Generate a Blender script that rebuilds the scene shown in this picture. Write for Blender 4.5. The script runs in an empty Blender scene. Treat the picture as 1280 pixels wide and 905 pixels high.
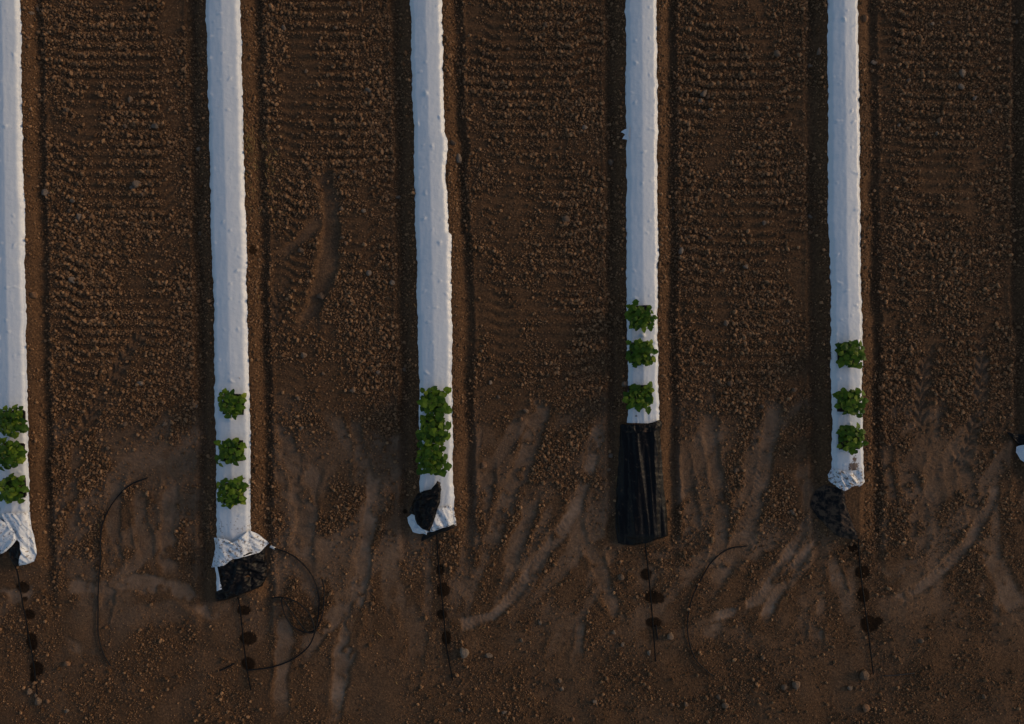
import bpy, bmesh, math, random
import numpy as np
from mathutils import Vector

R = math.radians
random.seed(11)
scene = bpy.context.scene
C = scene.collection

# ------------------------------------------------------------------ camera, sky, sun
HC = 8.6                      # camera height over the field (m); 1 px of the photo = 1 cm on the ground
cam_data = bpy.data.cameras.new("camera")
cam = bpy.data.objects.new("camera", cam_data)
C.objects.link(cam)
cam.location = (0, 0, HC)
cam.rotation_euler = (0, 0, 0)
cam_data.sensor_width = 36
cam_data.lens = 36 / 2 * HC / 6.4
cam_data.clip_start = 0.05
cam_data.clip_end = 1000
scene.camera = cam

SUN_EL, SUN_AZ = 15.0, 74.0   # azimuth clockwise from +Y (top of the picture)
world = bpy.data.worlds.new("World")
scene.world = world
world.use_nodes = True
wn = world.node_tree
bg = wn.nodes["Background"]
sky = wn.nodes.new("ShaderNodeTexSky")
sky.sky_type = 'NISHITA'
sky.sun_disc = False
sky.sun_elevation = R(SUN_EL)
sky.sun_rotation = R(SUN_AZ)
sky.air_density = 1.0
sky.dust_density = 1.6
sky.ozone_density = 1.4
wn.links.new(sky.outputs[0], bg.inputs[0])
bg.inputs[1].default_value = 0.15
sd = bpy.data.lights.new("sun", 'SUN')
sd.energy = 1.3
sd.angle = R(15.0)
sd.color = (1.0, 0.69, 0.42)
sun = bpy.data.objects.new("sun", sd)
C.objects.link(sun)
dirv = Vector((math.sin(R(SUN_AZ)) * math.cos(R(SUN_EL)), math.cos(R(SUN_AZ)) * math.cos(R(SUN_EL)), math.sin(R(SUN_EL))))
sun.rotation_euler = dirv.to_track_quat('Z', 'Y').to_euler()
sun.location = dirv * 30
scene.cycles.use_denoising = True
scene.view_settings.view_transform = 'Standard'
scene.view_settings.look = 'None'
scene.view_settings.gamma = 1
scene.view_settings.use_curve_mapping = False
scene.view_settings.exposure = -0.38

# ------------------------------------------------------------------ numbers
def W(px, py, z=0.0):
    """photo pixel -> field coordinates of a point z metres up"""
    k = 0.01 * (HC - z) / HC
    return (px - 640) * k, (452.5 - py) * k

_rng = np.random.RandomState(5)
_ang = _rng.rand(256, 256).astype(np.float32) * 2 * np.pi
GX, GY = np.cos(_ang), np.sin(_ang)

def pn(x, y, f, seed=0):
    """gradient noise, about -0.7..0.7, f = cycles per metre"""
    x = np.asarray(x, np.float32) * f + seed * 17.31
    y = np.asarray(y, np.float32) * f + seed * 9.77
    xi = np.floor(x).astype(np.int32); yi = np.floor(y).astype(np.int32)
    xf = x - xi; yf = y - yi
    u = xf * xf * xf * (xf * (xf * 6 - 15) + 10); v = yf * yf * yf * (yf * (yf * 6 - 15) + 10)
    x0 = xi & 255; x1 = (xi + 1) & 255; y0 = yi & 255; y1 = (yi + 1) & 255
    a = GX[y0, x0] * xf + GY[y0, x0] * yf
    b = GX[y0, x1] * (xf - 1) + GY[y0, x1] * yf
    c = GX[y1, x0] * xf + GY[y1, x0] * (yf - 1)
    d = GX[y1, x1] * (xf - 1) + GY[y1, x1] * (yf - 1)
    return (a + u * (b - a)) + v * ((c + u * (d - c)) - (a + u * (b - a)))

def sst(a, b, x):
    t = np.clip((x - a) / (b - a), 0, 1)
    return t * t * (3 - 2 * t)

# ---- beds: centre line (px), half widths (px), lower end of film and of the raised bed (px)
BEDS = [
    dict(c=[(0, 10.5), (450, 18), (600, 22), (700, 24)], hw=19.5, film=648, end=705, seed=1),
    dict(c=[(0, 281), (300, 288.5), (500, 293), (700, 295)], hw=21.5, film=676, end=745, seed=2),
    dict(c=[(0, 533), (300, 541), (500, 544.5), (700, 546)], hw=20, film=655, end=665, seed=3),
    dict(c=[(0, 800.5), (300, 801.5), (528, 803), (700, 804)], hw=19.5, film=528, end=675, seed=4),
    dict(c=[(0, 1050.5), (300, 1053), (450, 1056), (600, 1057), (700, 1060)], hw=19.5, film=606, end=672, seed=5),
    dict(c=[(0, 1308), (700, 1312)], hw=20, film=572, end=592, seed=6),
]
for b in BEDS:
    b['cy'] = np.array([(452.5 - p[0]) * .01 for p in b['c']][::-1])
    b['cx'] = np.array([(p[1] - 640) * .01 for p in b['c']][::-1])
    b['fy'] = (452.5 - b['film']) * .01
    b['ey'] = (452.5 - b['end']) * .01

def bed_c(b, y):
    return np.interp(y, b['cy'], b['cx'])

def bed_hw(b, y, side):
    s = b['seed'] * 3 + (1 if side > 0 else 0)
    w = b['hw'] * .01 + .022 * pn(y, y * 0 + s, .9, s) + .016 * pn(y, y * 0 + s, 3.1, s + 1) + .014 * pn(y, y * 0 + s, 9, s + 2) + .011 * pn(y, y * 0 + s, 19, s + 4)
    if b['seed'] == 3 and side > 0:      # the ragged bulges on the right edge of the third bed
        w = w + .028 * sst(2.35, 2.75, y) * (1 - sst(2.75, 2.85, y)) + .035 * sst(1.3, 1.55, y) * (1 - sst(1.58, 1.62, y)) + 0.02 * (1 - sst(1.3, 1.6, y))
    return w

def film_z(b, x, y):
    """surface of the plastic on its bed; very low outside it"""
    u = x - bed_c(b, y)
    hw = np.where(u > 0, bed_hw(b, y, 1), bed_hw(b, y, -1))
    t = np.abs(u) / hw
    crest = .118 + .012 * pn(y, y * 0, .5, b['seed'])
    z = crest - .020 * np.minimum(t, 1.3) - .012 * t * t - .050 * sst(.74, 1.14, t) - .25 * np.maximum(t - 1.12, 0)
    # fullness and small bumps where clods push up
    k = b['seed'] * 5
    z = z + .005 * pn(x, y, 3, k) + .0014 * pn(x * 2.0, y, 9, k + 1)
    bump = np.maximum(pn(x, y, 11, k + 2) - .38, 0) * .07
    z = z + bump * sst(1.2, .6, t)
    z = z + .0014 * pn(x * 5, y * .5, 6, k + 3)
    z = z - .035 * (1 - sst(b['fy'] - .02, b['fy'] + .35, y)) * 0
    return z

# ---- wheel tracks: px polyline, half width px, depth m, tint, tread
TR = [
    # gap between strips 1 and 2
    ([(190, 400), (160, 440), (120, 500), (95, 560)], 9, .014, .15, 2),
    ([(100, 540), (92, 600), (88, 680)], 8, .012, .3, 1),
    ([(148, 575), (143, 640), (140, 720), (125, 790)], 8, .02, .5, 1),
    ([(172, 600), (176, 650), (188, 720)], 9, .018, .5, 1),
    ([(215, 580), (210, 640), (208, 700), (220, 730)], 10, .024, .6, 1),
    ([(70, 730), (120, 735), (170, 728), (220, 735), (262, 765), (300, 760)], 11, .016, .75, 1),
    ([(-20, 750), (15, 745), (60, 735)], 10, .012, .7, 1),
    ([(80, 802), (105, 815), (125, 812)], 7, .014, .7, 1),
    # gap 2-3
    ([(395, 205), (410, 240), (415, 285), (408, 335), (395, 375), (380, 420)], 12, .055, .2, 0),
    ([(415, 255), (385, 290), (355, 315), (338, 330)], 7, .03, .2, 0),
    ([(360, 340), (345, 390), (352, 430)], 11, .01, .15, 2),
    ([(357, 515), (360, 560), (372, 600), (378, 660), (372, 720)], 11, .024, .55, 1),
    ([(390, 560), (388, 620), (384, 680), (380, 730)], 12, .02, .6, 1),
    ([(442, 505), (448, 550), (455, 590), (465, 625)], 9, .028, .55, 1),
    ([(468, 575), (464, 640), (456, 700), (447, 745), (432, 800), (424, 850), (416, 910)], 11, .026, .95, 1),
    ([(450, 740), (420, 770), (392, 800), (374, 832)], 11, .018, .75, 1),
    ([(352, 745), (356, 790), (350, 850), (352, 905)], 9, .014, .6, 0),
    ([(500, 740), (520, 790), (515, 850)], 12, .012, .3, 0),
    # gap 3-4
    ([(682, 485), (672, 530), (658, 570), (640, 610), (620, 660), (605, 700)], 12, .026, .55, 1),
    ([(612, 560), (610, 600), (598, 650), (585, 700)], 10, .02, .45, 1),
    ([(668, 600), (660, 650), (640, 690), (632, 730)], 10, .02, .5, 1),
    ([(752, 515), (745, 555), (735, 590), (718, 640), (700, 668), (672, 702), (645, 740), (615, 770), (580, 780), (560, 790)], 9, .024, .95, 3),
    ([(722, 600), (718, 650), (728, 690)], 10, .02, .6, 1),
    ([(735, 670), (748, 710), (760, 745), (778, 790)], 9, .02, .55, 1),
    ([(790, 700), (810, 720), (800, 760)], 14, .01, .4, 0),
    ([(728, 770), (722, 810), (724, 840)], 6, .014, .6, 0),
    ([(705, 790), (690, 815), (682, 835)], 7, .01, .55, 0),
    # gap 4-5
    ([(885, 470), (888, 530), (892, 580), (905, 630), (900, 680), (880, 730)], 9, .026, .5, 1),
    ([(965, 478), (965, 530), (958, 575), (948, 620), (930, 670), (905, 710), (885, 745)], 12, .026, .6, 3),
    ([(942, 545), (938, 600), (925, 650)], 8, .016, .45, 3),
    ([(1015, 640), (1000, 670), (975, 712), (950, 748), (915, 765), (870, 775)], 8, .02, .9, 3),
    ([(1022, 660), (1008, 690), (985, 720), (965, 752), (948, 790)], 8, .024, 1.0, 3),
    ([(865, 780), (890, 790), (915, 778)], 8, .014, .7, 1),
    ([(1028, 752), (1024, 780), (1022, 822)], 7, .024, .95, 1),
    ([(1036, 690), (1046, 720), (1050, 752)], 8, .014, .75, 1),
    ([(1000, 560), (1010, 620), (1005, 660)], 8, .02, .4, 1),
    ([(855, 560), (862, 620), (870, 680)], 8, .016, .4, 1),
    # gap 5-6
    ([(1165, 415), (1155, 460), (1150, 520), (1160, 560)], 9, .022, .3, 2),
    ([(1225, 415), (1228, 470), (1222, 520), (1205, 570), (1180, 600)], 9, .024, .4, 2),
    ([(1130, 560), (1135, 600), (1150, 630), (1145, 680), (1120, 700)], 12, .02, .45, 3),
    ([(1108, 540), (1108, 590), (1120, 640)], 8, .02, .35, 1),
    ([(1175, 560), (1165, 610), (1165, 660)], 12, .018, .45, 3),
    ([(1192, 545), (1205, 590), (1218, 640), (1220, 665)], 9, .024, .4, 3),
    ([(1245, 600), (1238, 630), (1212, 675), (1180, 710), (1148, 738), (1100, 765)], 8, .022, .85, 3),
    ([(1232, 660), (1240, 700), (1262, 745), (1290, 780)], 13, .016, .7, 1),
    ([(1100, 700), (1112, 712), (1125, 690)], 12, .01, .6, 0),
    ([(1185, 560), (1190, 620)], 9, .014, .2, 0),
    ([(1175, 480), (1178, 540)], 6, .014, .2, 0),
]
TRW = [(np.array([W(*p) for p in t[0]]), t[1] * .01, t[2], t[3], t[4]) for t in TR]

WET = [(29, 734, 8, 7), (31, 749, 3.5, 3), (37, 768, 7, 6), (40, 802, 7, 11), (45, 836, 9, 9), (40, 846, 4, 7),
       (305, 763, 9, 6), (310, 798, 10, 8), (310, 830, 8.5, 8),
       (550, 712, 5, 6), (554, 737, 8, 9), (552, 768, 6.5, 6), (558, 797, 6, 9),
       (808, 718, 7, 7), (817, 747, 11, 8), (826, 748, 5, 6), (817, 778, 10, 6),
       (1066, 685, 6, 5), (1078, 715, 9, 8), (1079, 744, 8, 9), (1087, 780, 11, 10), (1098, 776, 5, 5),
       (317, 313, 4, 6), (1072, 693, 4, 3), (506, 640, 3, 3)]

def H(x, y):
    """height, lightness of crusted soil, dampness, looseness of the soil at points of the field"""
    x = np.asarray(x, np.float32); y = np.asarray(y, np.float32)
    wob = .02 * pn(x, y, 1.3, 40)
    # coordinates relative to beds
    best = np.full(x.shape, 9.0, np.float32); side_h = np.zeros(x.shape, np.float32)
    z = np.zeros(x.shape, np.float32); inbed = np.zeros(x.shape, np.float32); furrow = np.zeros(x.shape, np.float32)
    berm = np.zeros(x.shape, np.float32)
    g = np.full(x.shape, 99.0, np.float32)
    for b in BEDS:
        c = bed_c(b, y)
        u = x - c
        on = np.abs(u) < 1.3
        uu = u[on]; yy = y[on]; xx = x[on]
        hw = np.where(uu > 0, bed_hw(b, yy, 1), bed_hw(b, yy, -1))
        d = np.abs(uu) - hw                       # distance out from the plastic's edge
        fade = sst(b['ey'] - .10, b['ey'] + .12, yy + .06 * pn(xx, yy, 2, 41))
        ffade = sst(b['ey'] - .75, b['ey'] + .25, yy + .3 * pn(xx, yy, 1.2, 42))
        wv = wob[on]
        dd = d + wv * 1.0 + .022 * pn(xx, yy, 2.6, 35) + .012 * pn(xx, yy, 8, 36)
        core = np.where(d < 0, .055 + .035 * sst(0, -.08, d), 0)
        bz = .058 * (1 - sst(-.01, .19 , dd)) * (d >= 0) + core
        film_on = sst(b['fy'] - .01, b['fy'] + .01, yy)
        core2 = core + (1 - film_on) * .015 * (d < 0)
        bz = np.where(d >= 0, bz, np.maximum(core2, .055))
        fz = -.026 * (1 + .9 * pn(xx * .3, yy, .8, 37)) * sst(.06, .19, dd) * (1 - sst(.195, .30, dd))
        rim = .010 * np.exp(-((dd - .275) / .028) ** 2)
        z[on] += bz * fade + (fz + rim) * ffade
        inbed[on] = np.maximum(inbed[on], (d < 0) * fade)
        furrow[on] = np.maximum(furrow[on], sst(.10, .16, dd) * (1 - sst(.22, .26, dd)) * ffade)
        berm[on] = np.maximum(berm[on], (d >= 0) * (1 - sst(.10, .18, dd)) * fade)
        g[on] = np.minimum(g[on], np.where(np.abs(uu) < np.abs(g[on]), np.abs(uu), g[on]))
    # --- gap: g = distance to the nearest bed centre; plateau from .47 m on
    plat = sst(.44, .50, g)
    rows = sst(-1.25, .1, y + .6 * pn(x, y, .8, 43))
    head = 1 - sst(-3.2, -1.6, y + .5 * pn(x, y, .7, 44))
    slant = np.maximum(.82 - g, 0) * 1.0
    slant = np.clip(slant, 0, .15) * (.5 + .9 * pn(x * .3, y, .5, 39))
    ph = (y - slant + .022 * pn(x * .5, y, 1.2, 45) + .007 * pn(x, y, 7, 46)) / .124
    lug = np.cos(2 * np.pi * ph)
    lug = np.sign(lug) * np.abs(lug) ** .7
    lamp = .0098 * np.clip(.7 + 1.0 * pn(x, y, .9, 47) + .7 * pn(x * 2, y * .3, 1.5, 48), .25, 1.1)
    lug = lug * lamp * rows * plat * (1 - .55 * (1 - sst(.66, .8, g)) * sst(-.3, .2, pn(x, y, 1.4, 65)))
    band = .012 * pn(x, y * .06, 4.5, 49) * plat * rows
    # --- wheel tracks
    trk = np.zeros(x.shape, np.float32); ttint = np.zeros(x.shape, np.float32)
    tz = np.zeros(x.shape, np.float32); rimz = np.zeros(x.shape, np.float32)
    en = .024 * pn(x, y, 14, 50) + .045 * pn(x, y, 4, 51)
    for P, w, dep, ti, kind in TRW:
        m = (x > P[:, 0].min() - .25) & (x < P[:, 0].max() + .25) & (y > P[:, 1].min() - .25) & (y < P[:, 1].max() + .25)
        if not m.any():
            continue
        xx = x[m]; yy = y[m]
        dmin = np.full(xx.shape, 9.0, np.float32); sm = np.zeros(xx.shape, np.float32); sd_ = np.zeros(xx.shape, np.float32)
        L = 0.0
        for i in range(len(P) - 1):
            a = P[i]; v = P[i + 1] - a; l = math.hypot(*v)
            t = np.clip(((xx - a[0]) * v[0] + (yy - a[1]) * v[1]) / (l * l), 0, 1)
            ex = xx - a[0] - t * v[0]; ey = yy - a[1] - t * v[1]
            dd = np.sqrt(ex * ex + ey * ey)
            c = dd < dmin
            dmin = np.where(c, dd, dmin); sm = np.where(c, L + t * l, sm)
            sd_ = np.where(c, (v[0] * (yy - a[1]) - v[1] * (xx - a[0])) / l, sd_)
            L += l
        endf = sst(0, .30, sm + .25 * pn(xx, yy, 5, 33)) * sst(0, .34, L - sm + .25 * pn(xx, yy, 5, 34))
        wm = 1 + .55 * pn(xx, yy, 1.7, 31 + int(w * 90)) + .25 * pn(xx, yy, 5, 32)
        dmin = dmin / wm
        if kind == 3:
            de = dmin + en[m] * .5 + .016 * np.abs(np.cos(np.pi * (sm + .3 * np.abs(sd_) + .02 * pn(xx, yy, 6, 30)) / .07))
        else:
            de = dmin + en[m]
        mk = (1 - sst(w * .62, w * 1.16, de)) * endf * sst(-9 if kind == 0 else -.42, -8 if kind == 0 else -.1, pn(xx, yy, 3.3, 29) + .5 * pn(xx, yy, 11, 28))
        rz = .0075 * (1 + 1.2 * pn(xx, yy, 6, 66)) * np.exp(-((de - w * 1.38) / (.30 * w)) ** 2) * endf
        tread = 0
        if kind == 2:
            tread = .011 * np.sign(np.cos(2 * np.pi * (sm + .9 * np.abs(sd_)) / .15)) * (dmin > .012)
            rz = rz * .5
        elif kind == 3:
            tread = .0042 * np.clip(.6 + 1.6 * pn(xx, yy, 4, 27), 0, 1.2) * np.cos(2 * np.pi * (sm + .6 * np.abs(sd_) + .035 * pn(xx, yy, 9, 60)) / .056)
        elif kind == 1:
            tread = .0024 * np.clip(.2 + 2 * pn(xx, yy, 3, 26), 0, 1) * np.cos(2 * np.pi * (sm + .4 * np.abs(sd_) + .03 * pn(xx, yy, 9, 61)) / .06)
        tzz = (-dep * .5 * (1 + .9 * pn(xx, yy, 2.5, 67)) + tread) * mk
        cur = tz[m]
        tz[m] = np.where(mk > trk[m], tzz, cur)
        rimz[m] = np.maximum(rimz[m], rz)
        ttint[m] = np.maximum(ttint[m], ti * mk * (.8 + .6 * pn(xx, yy, 4, 52)))
        trk[m] = np.maximum(trk[m], mk)
    off = 1 - np.clip(inbed + berm * .9 + furrow * .6, 0, 1)
    trk = trk * off; tz = tz * off; rimz = rimz * off * (1 - trk)
    z = z + lug * (1 - trk) + band * (1 - trk) + tz + rimz
    # --- loose soil
    loose = np.clip(.60 + 1.3 * pn(x, y, 1.1, 53) + .9 * pn(x, y, 4, 54) + .8 * pn(x, y * .06, 2.6, 15), .04, 1.3) * (1 - .93 * trk)
    loose = loose * (1 - .5 * berm) * (1 - .45 * furrow)
    rough = .006 * pn(x, y, 9, 55) + .0055 * pn(x, y, 22, 56) + .0035 * pn(x, y, 41, 57)
    z = z + rough * (.25 + .95 * loose)
    z = z + (.022 * pn(x, y, 1.1, 58) + .02 * pn(x, y, 3.1, 59)) * head * (1 - .5 * trk)
    z = z + .010 * pn(x, y, .6, 62)
    # wet patches
    # trodden smooth patches of the headland
    pat = sst(.05, .28, pn(x, y * .8, .9, 68) + .45 * pn(x, y, 2.6, 69)) * sst(.0, .5, head + sst(-.2, -1.6, y) * .6) * off
    ttint = np.maximum(ttint, pat * (.26 - .17 * sst(-2.9, -3.7, y)))
    zone = sst(-.35, -.9, y + .5 * pn(x, y, 1.3, 20)) * sst(-3.9, -2.6, y + .4 * pn(x, y, 1.1, 21)) * off
    xs = x - (.32 + .35 * np.sin(x * .9 + .6)) * y + .25 * pn(x, y, .8, 22)
    st1 = sst(.02, .20, pn(xs, y * .28, 3.1, 23) + .16 * pn(x, y, 7, 24))
    xs2 = x - .75 * y + .3 * pn(x, y, .7, 25)
    st2 = sst(.16, .30, pn(xs2, y * .22, 2.6, 19) + .12 * pn(x, y, 8, 18))
    stk = np.maximum(st1 * .62, st2 * .6) * zone
    z = z - .008 * stk + .0015 * stk * np.cos(2 * np.pi * (y + .4 * x + .04 * pn(x, y, 6, 17)) / .058)
    ttint = np.maximum(ttint, stk * (.62 + .5 * pn(x, y, 3, 16)))
    loose = loose * (1 - .75 * pat * (1 - .5 * sst(-3.0, -3.8, y))) * (1 - .85 * stk)
    wet = np.zeros(x.shape, np.float32)
    wn_ = .13 * pn(x, y, 9, 63) + .14 * pn(x, y, 30, 64)
    for (px, py, rx, ry) in WET:
        cx, cy = W(px, py)
        m = (np.abs(x - cx) < rx * .018) & (np.abs(y - cy) < ry * .018)
        if m.any():
            q = np.sqrt(((x[m] - cx) / (rx * .0105)) ** 2 + ((y[m] - cy) / (ry * .0105)) ** 2) + wn_[m]
            wet[m] = np.maximum(wet[m], 1 - sst(.88, 1.12, q))
    return z, np.clip(ttint, 0, 1.2), wet, np.clip(loose, 0, 1.5) * (1 - inbed), lug / .0098 * rows, head

# ------------------------------------------------------------------ object helpers
def link(o, parent=None):
    C.objects.link(o)
    if parent is not None:
        o.parent = parent
    return o

def tag(o, label=None, cat=None, group=None, kind=None):
    if label: o['label'] = label
    if cat: o['category'] = cat
    if group: o['group'] = group
    if kind: o['kind'] = kind
    return o

def fast_mesh(name, co, faces, mat=None, smooth=True, attrs=None):
    """co (n,3), faces (m,k) numpy, k = 3 or 4"""
    me = bpy.data.meshes.new(name)
    co = np.asarray(co, np.float32); faces = np.asarray(faces, np.int32)
    n, m, k = len(co), len(faces), faces.shape[1]
    me.vertices.add(n); me.vertices.foreach_set("co", co.ravel())
    me.loops.add(m * k); me.loops.foreach_set("vertex_index", faces.ravel())
    me.polygons.add(m)
    me.polygons.foreach_set("loop_start", np.arange(0, m * k, k, dtype=np.int32))
    me.polygons.foreach_set("use_smooth", np.full(m, smooth))
    for nm, arr in (attrs or {}).items():
        a = me.attributes.new(nm, 'FLOAT', 'POINT')
        a.data.foreach_set("value", np.asarray(arr, np.float32).ravel())
    me.update(calc_edges=True)
    if mat: me.materials.append(mat)
    return me

def grid_faces(nr, nc):
    i = np.arange(nr * nc, dtype=np.int32).reshape(nr, nc)
    return np.stack([i[:-1, :-1], i[:-1, 1:], i[1:, 1:], i[1:, :-1]], -1).reshape(-1, 4)

def mesh_obj(name, co, faces, mat, parent=None, origin=None, smooth=True, attrs=None):
    """world-space vertices; the object's origin is put at origin"""
    co = np.asarray(co, np.float32)
    o0 = np.array(origin if origin is not None else (co.mean(0) if parent is None else parent_loc(parent)), np.float32)
    me = fast_mesh(name, co - o0, faces, mat, smooth, attrs)
    o = bpy.data.objects.new(name, me)
    link(o, parent)
    pl = parent_loc(parent) if parent is not None else np.zeros(3)
    o.location = Vector([float(v) for v in (o0 - pl)])
    return o

def parent_loc(p):
    l = np.zeros(3)
    while p is not None:
        l = l + np.array(p.location); p = p.parent
    return l

# ------------------------------------------------------------------ materials
def new_mat(name):
    m = bpy.data.materials.new(name)
    m.use_nodes = True
    nt = m.node_tree
    return m, nt, nt.nodes["Principled BSDF"]

class NT:
    def __init__(s, nt): s.nt = nt
    def n(s, t, **kw):
        nd = s.nt.nodes.new(t)
        for k, v in kw.items(): setattr(nd, k, v)
        return nd
    def l(s, a, b): s.nt.links.new(a, b)
    def noise(s, scale, detail=3, rough=.55, vec=None):
        nd = s.n('ShaderNodeTexNoise'); nd.inputs['Scale'].default_value = scale
        nd.inputs['Detail'].default_value = detail; nd.inputs['Roughness'].default_value = rough
        if vec is not None: s.l(vec, nd.inputs['Vector'])
        return nd.outputs['Fac']
    def ramp(s, fac, stops):
        r = s.n('ShaderNodeValToRGB'); e = r.color_ramp.elements
        while len(e) < len(stops): e.new(.5)
        for el, (p, c) in zip(e, stops):
            el.position = p; el.color = (*c, 1) if len(c) == 3 else c
        s.l(fac, r.inputs[0]); return r.outputs[0]
    def mix(s, fac, a, b, mode='MIX'):
        m = s.n('ShaderNodeMix', data_type='RGBA', blend_type=mode)
        if isinstance(fac, (int, float)): m.inputs[0].default_value = fac
        else: s.l(fac, m.inputs[0])
        for i, c in ((6, a), (7, b)):
            if isinstance(c, tuple): m.inputs[i].default_value = (*c, 1)
            else: s.l(c, m.inputs[i])
        return m.outputs[2]
    def math(s, op, a, b=None, clamp=False):
        m = s.n('ShaderNodeMath', operation=op); m.use_clamp = clamp
        for i, v in enumerate((a, b)):
            if v is None: continue
            if isinstance(v, (int, float)): m.inputs[i].default_value = v
            else: s.l(v, m.inputs[i])
        return m.outputs[0]
    def attr(s, name):
        a = s.n('ShaderNodeAttribute'); a.attribute_name = name; return a.outputs['Fac']
    def pos(s):
        return s.n('ShaderNodeNewGeometry').outputs['Position']
    def bump(s, h, dist, strength=1, normal=None):
        b = s.n('ShaderNodeBump'); b.inputs['Distance'].default_value = dist; b.inputs['Strength'].default_value = strength
        s.l(h, b.inputs['Height'])
        if normal is not None: s.l(normal, b.inputs['Normal'])
        return b.outputs['Normal']

def soil_material():
    m, nt, p = new_mat("soil")
    t = NT(nt); P = t.pos()
    n1 = t.noise(2.2, 4, .6, P); n2 = t.noise(38, 4, .65, P); n3 = t.noise(120, 2, .6, P)
    base = t.ramp(n2, [(.28, (.066, .033, .0155)), (.50, (.140, .071, .034)), (.74, (.30, .157, .074))])
    base = t.mix(t.math('MULTIPLY', n1, .55), base, (.075, .042, .024))
    speck = t.ramp(n3, [(.60, (0, 0, 0)), (.74, (1, 1, 1))])
    base = t.mix(t.math('MULTIPLY', speck, .45), base, (.26, .165, .10))
    crust = t.ramp(t.noise(14, 4, .6, P), [(.3, (.235, .145, .092)), (.7, (.36, .232, .152))])
    base = t.mix(t.math('MULTIPLY', t.attr('tint'), .85, True), base, crust)
    base = t.mix(t.math('MULTIPLY', t.attr('wet'), .93, True), base, (.024, .0145, .009))
    t.l(base, p.inputs['Base Color'])
    rr = t.math('SUBTRACT', .92, t.math('MULTIPLY', t.attr('wet'), .05))
    t.l(rr, p.inputs['Roughness'])
    t.l(t.math('MULTIPLY', t.math('SUBTRACT', 1.0, t.attr('wet'), True), .10), p.inputs['Specular IOR Level'])
    h = t.math('ADD', t.math('MULTIPLY', n2, .7), t.math('MULTIPLY', n3, .5))
    st = t.math('SUBTRACT', 1.0, t.math('MULTIPLY', t.attr('tint'), .75), True)
    b = t.n('ShaderNodeBump'); b.inputs['Distance'].default_value = .03
    t.l(h, b.inputs['Height']); t.l(st, b.inputs['Strength'])
    t.l(b.outputs['Normal'], p.inputs['Normal'])
    return m

def clod_material(name, dark, light, var=True):
    m, nt, p = new_mat(name)
    t = NT(nt)
    oi = t.n('ShaderNodeObjectInfo').outputs['Random']
    tc = t.n('ShaderNodeTexCoord').outputs['Object']
    c = t.ramp(oi, [(0, dark), (.55, tuple((a + b) / 2 for a, b in zip(dark, light))), (1, light)])
    n = t.noise(3.5, 3, .6, tc)
    c = t.mix(t.math('MULTIPLY', n, .5), c, dark)
    t.l(c, p.inputs['Base Color'])
    p.inputs['Roughness'].default_value = .9
    p.inputs['Specular IOR Level'].default_value = .08
    t.l(t.bump(t.noise(6, 4, .6, tc), .12, .7), p.inputs['Normal'])
    return m

def plastic_white():
    m, nt, p = new_mat("white_mulch_plastic")
    t = NT(nt); P = t.pos()
    dn = t.noise(26, 4, .7, P); dn2 = t.noise(60, 3, .65, P)
    dm = t.math('ADD', t.math('MULTIPLY', dn, .65), t.math('MULTIPLY', dn2, .35))
    # dirt attribute lowers the threshold at which mud shows
    fac = t.math('MULTIPLY', t.math('SUBTRACT', t.math('ADD', dm, t.math('MULTIPLY', t.attr('dirt'), .33)), .66), 14, True)
    clean = t.mix(t.noise(3, 3, .5, P), (.735, .755, .775), (.67, .69, .715))
    col = t.mix(fac, clean, (.15, .10, .07))
    t.l(col, p.inputs['Base Color'])
    p.inputs['Roughness'].default_value = .42
    t.l(t.bump(t.noise(18, 3, .5, P), .006, .6), p.inputs['Normal'])
    return m

def plastic_black():
    m, nt, p = new_mat("black_mulch_plastic")
    t = NT(nt); P = t.pos()
    dm = t.noise(16, 5, .7, P)
    fac = t.math('MULTIPLY', t.math('SUBTRACT', t.math('ADD', dm, t.math('MULTIPLY', t.attr('dirt'), .4)), .64), 7, True)
    col = t.mix(fac, (.0075, .0062, .0058), (.10, .062, .040))
    t.l(col, p.inputs['Base Color'])
    t.l(t.math('ADD', .38, t.math('MULTIPLY', fac, .5)), p.inputs['Roughness'])
    p.inputs['Specular IOR Level'].default_value = .15
    t.l(t.bump(t.noise(30, 3, .6, P), .008, .7), p.inputs['Normal'])
    return m

def plain(name, col, rough=.6, bumpy=0, spec=.5, var=None):
    m, nt, p = new_mat(name)
    t = NT(nt)
    if var:
        oi = t.n('ShaderNodeObjectInfo').outputs['Random']
        g = t.n('ShaderNodeNewGeometry').outputs['Random Per Island']
        f = t.math('MULTIPLY', t.math('ADD', g, t.math('MULTIPLY', oi, .35)), .74)
        t.l(t.ramp(f, [(0, col), (.6, tuple((a + b) / 2 for a, b in zip(col, var))), (1, var)]), p.inputs['Base Color'])
    else:
        n = t.noise(25, 3, .6, t.pos())
        t.l(t.mix(n, col, tuple(c * .75 for c in col)), p.inputs['Base Color'])
    p.inputs['Roughness'].default_value = rough
    p.inputs['Specular IOR Level'].default_value = spec
    if bumpy: t.l(t.bump(t.noise(60, 3, .6, t.pos()), bumpy), p.inputs['Normal'])
    return m

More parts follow.
